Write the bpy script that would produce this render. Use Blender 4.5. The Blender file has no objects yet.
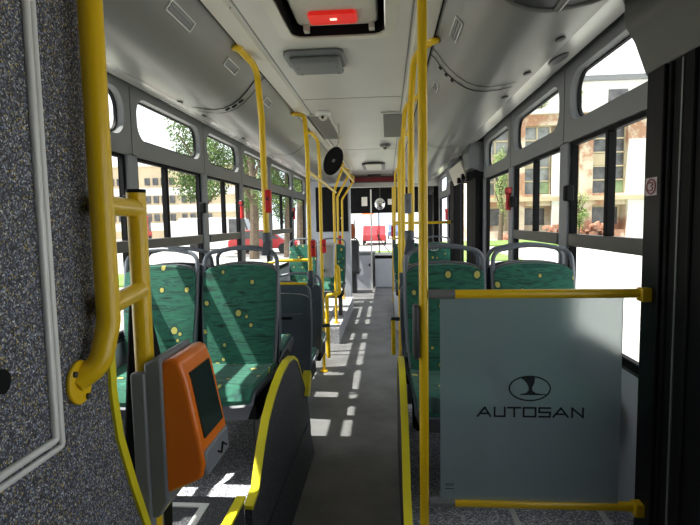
import bpy, math, random
from mathutils import Vector, Matrix
PI = math.pi
random.seed(7)
S = bpy.context.scene
COL = S.collection

# ------------------------------------------------------------------ materials
MATS = {}
def mat(name, color=(.5,.5,.5), rough=.5, metal=0.0, spec=.5, build=None, coat=0.0):
    m = bpy.data.materials.new(name); m.use_nodes = True
    nt = m.node_tree; b = nt.nodes['Principled BSDF']
    b.inputs['Base Color'].default_value = (*color, 1)
    b.inputs['Roughness'].default_value = rough
    b.inputs['Metallic'].default_value = metal
    b.inputs['Specular IOR Level'].default_value = spec
    b.inputs['Coat Weight'].default_value = coat
    if build: build(nt, b)
    MATS[name] = m
    return m
def N(nt, t, **kw):
    n = nt.nodes.new(t)
    for k, v in kw.items(): setattr(n, k, v)
    return n
def ramp(nt, stops, interp='LINEAR'):
    r = N(nt, 'ShaderNodeValToRGB'); r.color_ramp.interpolation = interp
    els = r.color_ramp.elements
    while len(els) > 1: els.remove(els[-1])
    els[0].position = stops[0][0]; els[0].color = (*stops[0][1], 1)
    for p, c in stops[1:]:
        e = els.new(p); e.color = (*c, 1)
    return r
def noise_tint(scale, amt, bump=0.0, detail=4):
    # slight procedural unevenness of colour (and optional grain) on a plain material
    def f(nt, b):
        tc = N(nt, 'ShaderNodeTexCoord'); n = N(nt, 'ShaderNodeTexNoise')
        n.inputs['Scale'].default_value = scale; n.inputs['Detail'].default_value = detail
        nt.links.new(tc.outputs['Object'], n.inputs['Vector'])
        c = b.inputs['Base Color'].default_value[:3]
        r = ramp(nt, [(.3, tuple(x*(1-amt) for x in c)), (.7, tuple(min(1, x*(1+amt)) for x in c))])
        nt.links.new(n.outputs['Fac'], r.inputs['Fac']); nt.links.new(r.outputs['Color'], b.inputs['Base Color'])
        if bump:
            bp = N(nt, 'ShaderNodeBump'); bp.inputs['Strength'].default_value = bump; bp.inputs['Distance'].default_value = .002
            nt.links.new(n.outputs['Fac'], bp.inputs['Height']); nt.links.new(bp.outputs['Normal'], b.inputs['Normal'])
    return f
def speckle(scale, stops, scale2=None):
    def f(nt, b):
        tc = N(nt, 'ShaderNodeTexCoord'); v = N(nt, 'ShaderNodeTexVoronoi')
        v.inputs['Scale'].default_value = scale
        nt.links.new(tc.outputs['Object'], v.inputs['Vector'])
        sp = N(nt, 'ShaderNodeSeparateColor'); nt.links.new(v.outputs['Color'], sp.inputs['Color'])
        r = ramp(nt, stops, 'CONSTANT'); nt.links.new(sp.outputs['Red'], r.inputs['Fac'])
        nt.links.new(r.outputs['Color'], b.inputs['Base Color'])
    return f

# speckled vinyl of the engine tower, the podiums and the aisle cladding
SP = [(0,(0.0286,0.0312,0.0416)),(.26,(0.078,0.0845,0.111)),(.50,(0.156,0.169,0.215)),(.66,(0.0585,0.0585,0.0585)),(.76,(0.338,0.364,0.416)),
      (.88,(0.494,0.377,0.104)),(.94,(0.208,0.26,0.442)),(.97,(0.8,0.8,0.8))]
mat('speckled_vinyl', rough=.62, build=speckle(430, SP))
SPF = [(0,(0.189,0.192,0.222)),(.30,(0.377,0.377,0.415)),(.55,(0.546,0.546,0.603)),(.75,(0.246,0.264,0.339)),(.85,(0.848,0.848,0.85)),(.95,(0.85,0.85,0.85))]
mat('speckled_floor', rough=.6, build=speckle(190, SPF))
SPD = [(0,(0.03,0.0315,0.0375)),(.4,(0.0525,0.0555,0.063)),(.7,(0.075,0.078,0.09)),(.92,(0.135,0.135,0.15))]
mat('dark_speckled_vinyl', rough=.6, build=speckle(260, SPD))
mat('aisle_vinyl', (.155,.156,.16), .48, build=noise_tint(3.2,.35,.0,6))
mat('ceiling_white', (.57,.56,.52), .33, spec=.5, build=noise_tint(2.0,.04))
mat('ceiling_beige', (.60,.575,.49), .4)
mat('duct_grey', (.21,.212,.205), .34, build=noise_tint(1.5,.04))
mat('wall_grey', (.235,.243,.248), .42, build=noise_tint(2.0,.05))
mat('head_strip', (.30,.30,.29), .22, build=noise_tint(3,.05))
mat('post_grey', (.25,.265,.295), .42)
mat('panel_bluegrey', (.50,.53,.60), .4, build=noise_tint(3,.04))
mat('yellow_paint', (.84,.54,.008), .30, coat=.15, build=noise_tint(1.2,.03))
mat('yellow_trim', (.80,.70,.02), .42, build=noise_tint(6,.08))
mat('seat_plastic', (.075,.088,.112), .36, build=noise_tint(5,.10))
mat('rail_grey', (.11,.105,.095), .45, build=noise_tint(5,.06))
mat('rim_grey', (.15,.17,.205), .32, build=noise_tint(5,.06))
mat('seat_plastic_pale', (.26,.29,.33), .4, build=noise_tint(5,.08))
mat('black_rubber', (.007,.007,.008), .6, spec=.12, build=noise_tint(8,.2))
mat('black_gloss', (.006,.006,.008), .4, spec=.15, build=noise_tint(8,.2))
mat('dark_grey', (.045,.047,.052), .4, build=noise_tint(6,.15))
mat('mid_grey', (.17,.18,.185), .42, build=noise_tint(6,.08))
mat('charcoal_cover', (.055,.054,.052), .45, build=noise_tint(4,.08))
mat('validator_grey', (.20,.215,.24), .42, build=noise_tint(6,.06))
mat('validator_orange', (.86,.19,.008), .33, coat=.2, build=noise_tint(6,.05))
mat('screen_dark', (.018,.026,.026), .12, build=noise_tint(10,.1))
mat('aluminium', (.80,.80,.78), .42, metal=.1, build=noise_tint(8,.05))
mat('red_plastic', (.62,.02,.018), .35, build=noise_tint(8,.08))
mat('dark_red', (.16,.008,.016), .4, build=noise_tint(8,.1))
mat('white_plastic', (.72,.73,.72), .42, build=noise_tint(6,.04))
mat('bin_white', (.50,.53,.56), .42, build=noise_tint(6,.04))
mat('brown_fabric', (.30,.075,.02), .8, build=noise_tint(20,.15))
mat('sticker_white', (.60,.52,.53), .5, build=noise_tint(10,.03))
mat('sticker_red', (.30,.09,.11), .5, build=noise_tint(10,.03))
mat('print_black', (.01,.012,.014), .5, build=noise_tint(10,.03))
mat('mirror_silver', (.85,.86,.88), .05, metal=1.0, build=noise_tint(3,.02))
mat('mesh_grey', (.22,.21,.19), .6, build=noise_tint(160,.5,.3))
mat('paper', (.75,.72,.66), .7, build=noise_tint(10,.04))

def fabric(nt, b):
    # green cloth with dark woven waves and pale yellow dots; runs over back and seat alike
    tc = N(nt, 'ShaderNodeTexCoord'); oi = N(nt, 'ShaderNodeObjectInfo')
    sx = N(nt, 'ShaderNodeSeparateXYZ'); nt.links.new(tc.outputs['Object'], sx.inputs[0])
    sub = N(nt, 'ShaderNodeMath', operation='SUBTRACT'); nt.links.new(sx.outputs['Z'], sub.inputs[0]); nt.links.new(sx.outputs['Y'], sub.inputs[1])
    cx = N(nt, 'ShaderNodeCombineXYZ'); nt.links.new(sx.outputs['X'], cx.inputs['X']); nt.links.new(sub.outputs[0], cx.inputs['Y'])
    off = N(nt, 'ShaderNodeVectorMath', operation='ADD'); nt.links.new(cx.outputs[0], off.inputs[0])
    ml = N(nt, 'ShaderNodeMath', operation='MULTIPLY'); ml.inputs[1].default_value = 37.0; nt.links.new(oi.outputs['Random'], ml.inputs[0])
    cb = N(nt, 'ShaderNodeCombineXYZ'); nt.links.new(ml.outputs[0], cb.inputs['X']); nt.links.new(ml.outputs[0], cb.inputs['Y'])
    nt.links.new(cb.outputs[0], off.inputs[1])
    mp = N(nt, 'ShaderNodeMapping'); mp.inputs['Scale'].default_value = (4.5, 34, 1); nt.links.new(off.outputs[0], mp.inputs['Vector'])
    ns = N(nt, 'ShaderNodeTexNoise'); ns.inputs['Scale'].default_value = 1.0; ns.inputs['Detail'].default_value = 5; ns.inputs['Distortion'].default_value = 1.6
    nt.links.new(mp.outputs[0], ns.inputs['Vector'])
    r = ramp(nt, [(.28,(.004,.016,.018)),(.38,(.010,.068,.050)),(.50,(.020,.160,.098)),(.60,(.010,.068,.058)),(.72,(.045,.28,.165))])
    nt.links.new(ns.outputs['Fac'], r.inputs['Fac'])
    vo = N(nt, 'ShaderNodeTexVoronoi'); vo.voronoi_dimensions = '2D'; vo.inputs['Scale'].default_value = 7.8; vo.inputs['Randomness'].default_value = .9
    nt.links.new(off.outputs[0], vo.inputs['Vector'])
    sc = N(nt, 'ShaderNodeSeparateColor'); nt.links.new(vo.outputs['Color'], sc.inputs['Color'])
    rad = N(nt, 'ShaderNodeMapRange'); rad.inputs['From Min'].default_value = .0; rad.inputs['From Max'].default_value = 1
    rad.inputs['To Min'].default_value = .055; rad.inputs['To Max'].default_value = .125
    nt.links.new(sc.outputs['Red'], rad.inputs['Value'])
    lt = N(nt, 'ShaderNodeMath', operation='LESS_THAN'); nt.links.new(vo.outputs['Distance'], lt.inputs[0]); nt.links.new(rad.outputs[0], lt.inputs[1])
    mx = N(nt, 'ShaderNodeMix', data_type='RGBA'); nt.links.new(lt.outputs[0], mx.inputs['Factor'])
    nt.links.new(r.outputs['Color'], mx.inputs['A']); mx.inputs['B'].default_value = (.50,.46,.11,1)
    r2 = N(nt, 'ShaderNodeMath', operation='MULTIPLY'); r2.inputs[1].default_value = 1.7; nt.links.new(rad.outputs[0], r2.inputs[0])
    l2 = N(nt, 'ShaderNodeMath', operation='LESS_THAN'); nt.links.new(vo.outputs['Distance'], l2.inputs[0]); nt.links.new(r2.outputs[0], l2.inputs[1])
    h2_ = N(nt, 'ShaderNodeMath', operation='MULTIPLY'); h2_.inputs[1].default_value = .55; nt.links.new(l2.outputs[0], h2_.inputs[0])
    m0 = N(nt, 'ShaderNodeMix', data_type='RGBA'); nt.links.new(h2_.outputs[0], m0.inputs['Factor'])
    nt.links.new(r.outputs['Color'], m0.inputs['A']); m0.inputs['B'].default_value = (.006,.03,.03,1)
    nt.links.new(m0.outputs['Result'], mx.inputs['A'])
    nt.links.new(mx.outputs['Result'], b.inputs['Base Color'])
    b.inputs['Sheen Weight'].default_value = .12
mat('seat_fabric', rough=.85, build=fabric)

def glass(name, tint, gloss):
    m = bpy.data.materials.new(name); m.use_nodes = True; nt = m.node_tree
    nt.nodes.remove(nt.nodes['Principled BSDF']); out = nt.nodes['Material Output']
    t = N(nt, 'ShaderNodeBsdfTransparent'); t.inputs['Color'].default_value = (*tint, 1)
    g = N(nt, 'ShaderNodeBsdfGlossy'); g.inputs['Roughness'].default_value = .03
    mx = N(nt, 'ShaderNodeMixShader'); mx.inputs[0].default_value = gloss
    nt.links.new(t.outputs[0], mx.inputs[1]); nt.links.new(g.outputs[0], mx.inputs[2]); nt.links.new(mx.outputs[0], out.inputs['Surface'])
    MATS[name] = m
glass('window_glass', (.93,.96,.95), .03)
def frosted():
    m = bpy.data.materials.new('frosted_glass'); m.use_nodes = True; nt = m.node_tree
    b = nt.nodes['Principled BSDF']; out = nt.nodes['Material Output']
    b.inputs['Base Color'].default_value = (.80,.88,.90,1); b.inputs['Roughness'].default_value = .42
    b.inputs['Transmission Weight'].default_value = 1.0; b.inputs['IOR'].default_value = 1.15
    d = N(nt, 'ShaderNodeBsdfDiffuse'); d.inputs['Color'].default_value = (.36,.44,.48,1)
    mx = N(nt, 'ShaderNodeMixShader'); mx.inputs[0].default_value = .45
    nt.links.new(b.outputs[0], mx.inputs[1]); nt.links.new(d.outputs[0], mx.inputs[2]); nt.links.new(mx.outputs[0], out.inputs['Surface'])
    MATS['frosted_glass'] = m
frosted()
def emis(name, col, st):
    m = mat(name, col, .3); b = m.node_tree.nodes['Principled BSDF']
    b.inputs['Emission Color'].default_value = (*col, 1); b.inputs['Emission Strength'].default_value = st
emis('red_lamp', (.85,.02,.012), .38)
emis('lamp_core', (1,.55,.45), 1.6)

# outdoors
mat('asphalt_pale', (.42,.41,.39), .9, build=noise_tint(.8,.18,.2,8))
mat('grass', (.14,.24,.05), .95, build=noise_tint(1.2,.35,0,8))
mat('cream_render', (.58,.48,.33), .85, build=noise_tint(.4,.12))
mat('white_render', (.72,.71,.68), .85, build=noise_tint(.3,.10,0,6))
mat('pane_dark', (.10,.10,.105), .2, build=noise_tint(1.3,.5))
mat('pane_pale', (.24,.25,.25), .2, build=noise_tint(.9,.6))
mat('pane_green', (.22,.30,.16), .25, build=noise_tint(.9,.4))
mat('bark', (.11,.08,.055), .9, build=noise_tint(6,.3))
mat('leaf', (.085,.145,.035), .8, build=noise_tint(.9,.45,0,6))
mat('leaf_pale', (.20,.28,.08), .8, build=noise_tint(.9,.4,0,6))
mat('car_red', (.50,.02,.03), .3, coat=.5, build=noise_tint(2,.05))
mat('car_white', (.78,.78,.78), .3, coat=.5, build=noise_tint(2,.03))
mat('car_blue', (.10,.14,.30), .3, coat=.5, build=noise_tint(2,.05))
mat('tyre', (.02,.02,.02), .8, build=noise_tint(8,.2))
def ruin(nt, b):
    tc = N(nt, 'ShaderNodeTexCoord'); n = N(nt, 'ShaderNodeTexNoise'); n.inputs['Scale'].default_value = .28; n.inputs['Detail'].default_value = 7; n.inputs['Roughness'].default_value = .62
    nt.links.new(tc.outputs['Object'], n.inputs['Vector'])
    r = ramp(nt, [(.40,(.74,.66,.52)),(.50,(.62,.52,.40)),(.56,(.42,.22,.14)),(.64,(.50,.30,.20)),(.70,(.70,.62,.52))])
    nt.links.new(n.outputs['Fac'], r.inputs['Fac']); nt.links.new(r.outputs['Color'], b.inputs['Base Color'])
mat('ruined_plaster', rough=.9, build=ruin)
mat('brick', (.42,.20,.13), .9, build=noise_tint(1.1,.4,0,8))

# ------------------------------------------------------------------ mesh building
def fillet(pts, r, n=6):
    P = [Vector(p) for p in pts]; out = [P[0]]
    for i in range(1, len(P)-1):
        a, b, c = P[i-1], P[i], P[i+1]
        u = (a-b); v = (c-b); lu, lv = u.length, v.length; u.normalize(); v.normalize()
        ang = u.angle(v)
        if ang > PI-.02: out.append(b); continue
        d = min(r/math.tan(ang/2), lu*.49, lv*.49)
        p0, p1 = b+u*d, b+v*d
        for k in range(n+1):
            t = k/n; out.append(p0*(1-t)**2 + b*2*t*(1-t) + p1*t*t)
    out.append(P[-1]); return out
class MB:
    def __init__(s): s.v = []; s.f = []; s.sm = []
    def add(s, vs, fs, smooth=False):
        o = len(s.v); s.v += [tuple(v) for v in vs]
        for f in fs: s.f.append([i+o for i in f]); s.sm.append(smooth)
        return s
    def box(s, x0, x1, y0, y1, z0, z1):
        vs = [(x,y,z) for z in (z0,z1) for y in (y0,y1) for x in (x0,x1)]
        return s.add(vs, [(0,2,3,1),(4,5,7,6),(0,1,5,4),(2,6,7,3),(0,4,6,2),(1,3,7,5)])
    def obox(s, c, ax, ay, az):  # oriented box: centre and three half-axis vectors
        c = Vector(c); ax = Vector(ax); ay = Vector(ay); az = Vector(az)
        vs = [c+ax*i+ay*j+az*k for k in (-1,1) for j in (-1,1) for i in (-1,1)]
        return s.add(vs, [(0,2,3,1),(4,5,7,6),(0,1,5,4),(2,6,7,3),(0,4,6,2),(1,3,7,5)])
    def tube(s, pts, r, seg=14, cap=True, sx=1.0):
        P = [Vector(p) for p in pts]; n = len(P)
        T = [(P[min(i+1,n-1)]-P[max(i-1,0)]).normalized() for i in range(n)]
        up = Vector((0,0,1)) if abs(T[0].z) < .9 else Vector((0,1,0))
        a = T[0].cross(up).normalized(); vs = []
        for i in range(n):
            a = (a - T[i]*a.dot(T[i])).normalized(); b = T[i].cross(a)
            rr = r[i] if isinstance(r, (list, tuple)) else r
            for k in range(seg):
                t = 2*PI*k/seg; vs.append(P[i] + a*math.cos(t)*rr*sx + b*math.sin(t)*rr)
        fs = [(i*seg+k, i*seg+(k+1)%seg, (i+1)*seg+(k+1)%seg, (i+1)*seg+k) for i in range(n-1) for k in range(seg)]
        s.add(vs, fs, True)
        if cap:
            o = len(s.v)-n*seg
            s.f.append([o+k for k in reversed(range(seg))]); s.sm.append(False)
            s.f.append([o+(n-1)*seg+k for k in range(seg)]); s.sm.append(False)
        return s
    def cyl(s, p0, p1, r, seg=20, r1=None):
        return s.tube([p0, p1], [r, r if r1 is None else r1], seg)
    def prism(s, prof, axis, a0, a1, smooth=False):
        # closed 2D profile extruded along x, y or z
        def P(u, v, a): return {'x': (a,u,v), 'y': (u,a,v), 'z': (u,v,a)}[axis]
        n = len(prof); vs = [P(u,v,a0) for u,v in prof] + [P(u,v,a1) for u,v in prof]
        s.add(vs, [(i,(i+1)%n,n+(i+1)%n,n+i) for i in range(n)], smooth)
        s.add(vs[:n], [list(range(n))]); s.add(vs[n:], [list(reversed(range(n)))]); return s
    def ribbon(s, pts, offs):  # open strip: each point and the same point moved by offs
        n = len(pts); o = Vector(offs); vs = [Vector(p) for p in pts] + [Vector(p)+o for p in pts]
        return s.add(vs, [(i,i+1,n+i+1,n+i) for i in range(n-1)], True)
    def slab(s, front, back, nu, nv):
        vs = [front(i/nu, j/nv) for j in range(nv+1) for i in range(nu+1)]
        m = len(vs); vs += [back(i/nu, j/nv) for j in range(nv+1) for i in range(nu+1)]
        w = nu+1; fs = []
        for j in range(nv):
            for i in range(nu):
                a = j*w+i; fs.append((a,a+1,a+w+1,a+w)); fs.append((m+a,m+a+w,m+a+w+1,m+a+1))
        rim = [i for i in range(nu+1)] + [j*w+nu for j in range(1,nv+1)] + [nv*w+i for i in range(nu-1,-1,-1)] + [j*w for j in range(nv-1,0,-1)]
        k = len(rim)
        for i in range(k):
            a, b = rim[i], rim[(i+1)%k]; fs.append((a, m+a, m+b, b))
        return s.add(vs, fs, True)
    def disc(s, c, ax, ay, th, n=28, ry=1.0):
        # solid disc: centre, two radius vectors, thickness vector
        c = Vector(c); ax = Vector(ax); ay = Vector(ay); th = Vector(th)
        ring = [c+ax*math.cos(2*PI*k/n)+ay*math.sin(2*PI*k/n) for k in range(n)]
        vs = ring + [p+th for p in ring]
        s.add(vs, [(k,(k+1)%n,n+(k+1)%n,n+k) for k in range(n)], True)
        s.add(ring, [list(range(n))]); s.add([p+th for p in ring], [list(reversed(range(n)))]); return s
    def blob(s, c, rx, ry, rz, nu=20, nv=12, fn=None):
        vs = []; c = Vector(c)
        for j in range(nv+1):
            th = PI*j/nv
            for i in range(nu):
                ph = 2*PI*i/nu; d = Vector((math.sin(th)*math.cos(ph), math.sin(th)*math.sin(ph), math.cos(th)))
                k = fn(d) if fn else 1.0
                vs.append(c+Vector((d.x*rx*k, d.y*ry*k, d.z*rz*k)))
        fs = [(j*nu+i, j*nu+(i+1)%nu, (j+1)*nu+(i+1)%nu, (j+1)*nu+i) for j in range(nv) for i in range(nu)]
        return s.add(vs, fs, True)
    def build(s, name, m, parent=None, bevel=0.0, segs=2, sharp=.7, fixn=True):
        me = bpy.data.meshes.new(name); org = Vector((0,0,0))
        p = parent
        while p is not None: org += p.location; p = p.parent
        own = Vector((0,0,0))
        if parent is None and s.v:
            xs, ys, zs = zip(*s.v); own = Vector(((min(xs)+max(xs))/2, (min(ys)+max(ys))/2, min(zs)))
        d = org+own
        me.from_pydata([Vector(v)-d for v in s.v], [], s.f)
        me.polygons.foreach_set('use_smooth', s.sm); me.update()
        if fixn:
            import bmesh
            bm = bmesh.new(); bm.from_mesh(me)
            bmesh.ops.remove_doubles(bm, verts=bm.verts, dist=1e-5)
            bmesh.ops.recalc_face_normals(bm, faces=bm.faces)
            bm.to_mesh(me); bm.free()
        try: me.set_sharp_from_angle(angle=sharp)
        except Exception: pass
        o = bpy.data.objects.new(name, me); COL.objects.link(o)
        me.materials.append(MATS[m] if isinstance(m, str) else m)
        if parent is not None: o.parent = parent
        else: o.location = own
        if bevel:
            b = o.modifiers.new('bevel', 'BEVEL'); b.width = bevel; b.segments = segs; b.limit_method = 'ANGLE'; b.angle_limit = .6
        return o
def tag(o, label=None, cat=None, group=None, kind=None):
    if label: o['label'] = label
    if cat: o['category'] = cat
    if group: o['group'] = group
    if kind: o['kind'] = kind
    return o
def empty(name, loc, label, cat, group=None):
    o = bpy.data.objects.new(name, None); COL.objects.link(o); o.location = loc; o.empty_display_size = .1
    return tag(o, label, cat, group)
def structure(o): o['kind'] = 'structure'; return o
def copy_tree(o, parent=None):
    c = o.copy(); COL.objects.link(c); c.parent = parent
    for ch in list(o.children): copy_tree(ch, c)
    return c
def rrect(u0, u1, v0, v1, r, n=7):
    pts = []
    for cu, cv, a0 in ((u1-r,v1-r,0),(u0+r,v1-r,PI/2),(u0+r,v0+r,PI),(u1-r,v0+r,1.5*PI)):
        for k in range(n+1):
            t = a0+PI/2*k/n; pts.append((cu+r*math.cos(t), cv+r*math.sin(t)))
    return pts
def to_rect(pts, u0, u1, v0, v1):
    # project a rounded loop onto the surrounding rectangle, corner points going to its corners
    n = len(pts)//4; out = []
    cor = [(u1,v1),(u0,v1),(u0,v0),(u1,v0)]
    for q in range(4):
        for k in range(n):
            p = pts[q*n+k]; mid = (n-1)/2
            a = cor[q]
            if q == 0:   b = (u1, p[1]) if k < mid else (p[0], v1)
            elif q == 1: b = (p[0], v1) if k < mid else (u0, p[1])
            elif q == 2: b = (u0, p[1]) if k < mid else (p[0], v0)
            else:        b = (p[0], v0) if k < mid else (u1, p[1])
            out.append(a if abs(k-mid) < .6 else b)
    return out

# ------------------------------------------------------------------ bus frame dimensions (metres)
XL, XR = -1.40, .93          # inner faces of the window bands
XM = (XL+XR)/2
Y0, Y1 = -1.6, 12.2          # rear wall, windscreen
ZC = 2.35                    # ceiling
DEP = .045                    # depth of the window reveals
OLX, ORX = XL-DEP, XR+DEP    # glass planes
LP = [-.4, .55, 1.56, 2.655, 3.735, 4.71, 5.86, 7.3, 8.45]   # left posts (centres)
RP = [1.62, 2.695, 3.81, 4.84]                                       # right posts before the middle door

# ---------------- floor and podiums
structure(MB().box(-.56, .10, Y0, Y1, -.08, 0).box(XL-.06, -.56, 3.15, Y1, -.08, 0).box(.10, XR+.06, 3.15, Y1, -.08, 0)
          .box(.10, XR+.06, Y0, 1.4, -.08, 0).build('floor', 'aisle_vinyl'))
structure(MB().box(XL-.05, -.555, 1.75, 3.15, -.08, .30).build('floor_podium', 'speckled_floor'))
structure(MB().box(.085, XR+.05, 1.40, 3.15, -.08, .30).build('floor_podium', 'speckled_floor'))
structure(MB().box(XL-.05, -.60, 5.9, 8.4, 0, .2).build('floor_podium', 'speckled_floor'))
structure(MB().box(.10, XR+.05, 6.65, 9.0, 0, .2).build('floor_podium', 'speckled_floor'))
st = structure(MB().box(XL-.05, -.555, Y0, 1.75, -.08, .46).build('floor_step', 'dark_speckled_vinyl'))
MB().box(-.585, -.548, .9, 1.752, .452, .466).build('step_edge', 'yellow_trim', st, .003)
# aluminium hatch strip let into the step, metal rails in the right podium
h = MB().box(-.70,-.672,1.0,1.70,.458,.464).box(-.92,-.70,1.675,1.70,.458,.464)
h.build('hatch_strip', 'aluminium', st)
for x in (.49, .845):
    structure(MB().box(x, x+.022, 1.45, 2.12, .298, .305).build('trim_floor_rail', 'aluminium'))

# ---------------- ceiling
ceil = structure(MB().box(OLX-.03, ORX+.03, 2.305, Y1+.3, ZC, ZC+.16).box(OLX-.03, ORX+.03, Y0, 1.25, ZC, ZC+.16).box(OLX-.03, -.425, 1.25, 2.305, ZC, ZC+.16).box(.005, ORX+.03, 1.25, 2.305, ZC, ZC+.16).build('ceiling', 'ceiling_white'))
j = MB()
for y in (3.45, 5.87, 8.2): j.box(XM-.35, XM+.35, y, y+.008, ZC-.0015, ZC+.001)
for x in (XM-.353, XM+.345): j.box(x, x+.008, -.5, 9.0, ZC-.0015, ZC+.001)
j.box(-.66,-.60,1.95,1.957,ZC-.010,ZC)
j.build('joint', 'mid_grey', ceil)
for sx in (-1, 1):
    e = MB()
    e.prism([(XM+sx*.362, ZC), (XM+sx*.372, ZC-.012), (XM+sx*.455, ZC-.012), (XM+sx*.463, ZC)], 'y', -.8, 9.0)
    structure(e.build('trim_ceiling', 'ceiling_beige'))
    structure(MB().box(XM+sx*.462-.006, XM+sx*.462+.006, -.8, 9.0, ZC-.004, ZC+.002).build('trim_gap', 'black_rubber'))

# ---------------- air ducts over the windows (closed prism, same section both sides)
DP = [(.470,2.352),(.490,2.335),(.520,2.292),(.555,2.250),(.595,2.212),(.640,2.182),(.690,2.163),(.745,2.156),(.810,2.162),(.880,2.176),(.945,2.196),(.965,2.206)]
def duct_pt(r):
    for (a, za), (b, zb) in zip(DP, DP[1:]):
        if a <= r <= b: return za+(zb-za)*(r-a)/(b-a)
    return DP[-1][1]
def duct(sx, y0, y1, n):
    prof = [(XM+sx*r, z) for r, z in DP] + [(XM+sx*.965, 2.40), (XM+sx*.470, 2.40)]
    d = structure(MB().prism(prof, 'y', y0, y1, True).build('trim_%d' % n, 'duct_grey', sharp=.5))
    return d
dl = duct(-1, .86, 9.0, 1); dr = duct(1, -.8, 9.0, 2)
def seam(d, sx, y, w, r0=.49, r1=.93):
    pts = [(XM+sx*(r-.0), y, z-.003) for r, z in DP if r0-.03 <= r <= r1]
    MB().ribbon(pts, (0, w, 0)).build('duct_joint', 'black_rubber', d, fixn=False)
for y in (2.80, 4.75, 6.7): seam(dl, -1, y, .018)
seam(dl, -1, 2.895, .010)
for y in (2.62, 4.6): seam(dr, 1, y, .016); seam(dr, 1, y-.085, .010)
s_ = MB()
for r in (.60, .64, .68):   # slots in the band beside the first joint
    z = duct_pt(r); s_.obox((XM-r, 2.852, z-.002), (.012,0,.008), (0,.012,0), (0,0,.002))
s_.build('slot', 'black_rubber', dl)
s_ = MB()
for r in (.52, .55, .58):
    z = duct_pt(r); s_.obox((XM+r, 2.66, z-.003), (.006,0,-.006), (0,.014,0), (.001,0,.001))
s_.build('slot', 'black_rubber', dr)
f_ = MB()
for sx, y in ((1,1.98),(1,2.42),(1,2.86)): f_.disc((XM+sx*.90, y, 2.179), (.018,0,.004), (0,.022,0), (0,0,-.006))
f_.build('cap', 'dark_grey', dr)
f_ = MB()
for y in (2.70, 3.06, 3.9): f_.disc((XM-.90, y, 2.179), (-.014,0,.004), (0,.02,0), (0,0,-.006))
f_.build('cap', 'dark_grey', dl)
# dark recessed grille in the right duct close to the viewer
g_ = MB(); pts = [(XM+r, 1.55, z-.003) for r, z in DP if .62 < r < .90]
g_.ribbon(pts, (0,.085,0)); g_.build('duct_grille', 'dark_grey', dr, fixn=False)
g_ = MB(); g_.tube([(XM+r, 1.648, z-.004) for r, z in DP if .55 < r < .95], .008, 8); g_.tube([(XM+.775,1.3,2.153),(XM+.775,1.64,2.153)], .012, 8)
g_.build('grille_rim', 'duct_grey', dr)
# pale strip closing the duct against the window band, with a recessed pull on the right
for sx, d in ((-1, dl), (1, dr)):
    prof = [(XM+sx*.962,2.208),(XM+sx*1.095,2.238),(XM+sx*1.165,2.290),(XM+sx*1.165,2.36),(XM+sx*.962,2.36)]
    structure(MB().prism(prof, 'y', .86 if sx < 0 else -.5, 9.0).build('trim_window_head', 'head_strip'))
MB().disc((XM+1.02, 2.36, 2.2195), (.036,0,.0082), (0,.085,0), (.001,0,-.005)).build('pull_recess', 'dark_grey', dr)

# ---------------- side walls with oval upper lights
def side_wall(name, xi, sx, bays, zlow):
    """bays: (ya, yb, oval_a, oval_b) ; upper band with a rounded opening each, posts, closed panel below"""
    xo = xi+sx*DEP; m = MB()
    for ya, yb, oa, ob in bays:
        hole = rrect(oa, ob, 1.980, 2.222, .098)
        holo = rrect(oa+.014, ob-.014, 1.991, 2.212, .09)
        if yb-ya > .1:
            rect = to_rect(hole, ya, yb, 1.885, 2.29); n = len(hole)
            vs = [(xi,u,v) for u,v in rect] + [(xi,u,v) for u,v in hole] + [(xo,u,v) for u,v in holo] + [(xo,u,v) for u,v in rect]
            fs = []
            for i in range(n):
                k = (i+1)%n
                fs += [(i,k,n+k,n+i),(n+i,n+k,2*n+k,2*n+i),(2*n+i,2*n+k,3*n+k,3*n+i),(3*n+i,3*n+k,k,i)]
            m.add(vs, fs)
    ya, yb = bays[0][0], bays[-1][1]
    w = structure(m.build(name, 'wall_grey', sharp=.5))
    lo = MB().box(min(xi+sx*.034,xo), max(xi+sx*.034,xo), ya, yb, -.3, zlow)
    lo.build('lower_panel', 'panel_bluegrey', w)
    return w
def oval_bays(posts, gap):
    return [(a, b, a+gap, b-gap) for a, b in zip(posts, posts[1:])]
wl = side_wall('wall_left', XL, -1, oval_bays(LP+[9.0], .068), .90)
wr = side_wall('wall_right', XR, 1, [(-.2,1.62,.3,1.45)] + oval_bays(RP, .078), .90)
wr2 = side_wall('wall_right', XR, 1, [(6.6,7.7,6.75,7.6),(7.7,9.0,7.8,8.9)], .90)
def posts(w, xi, sx, ys, wd):
    for y in ys:
        MB().box(min(xi-sx*.0, xi+sx*DEP), max(xi-sx*.0, xi+sx*DEP), y-wd/2, y+wd/2, .88, 1.90).build('post', 'post_grey', w, .008)
posts(wl, XL, -1, LP, .11); posts(wr, XR, 1, RP, .12); posts(wr2, XR, 1, (6.66, 7.7, 8.9), .12)
# thin vertical joints between the bays of the upper band
for w, xi, sx, ys in ((wl, XL, -1, LP[1:]), (wr, XR, 1, RP)):
    jm = MB()
    for y in ys: jm.box(xi-.0015, xi+.0015, y-.003, y+.003, 1.885, 2.26)
    jm.build('joint', 'dark_grey', w)
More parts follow.
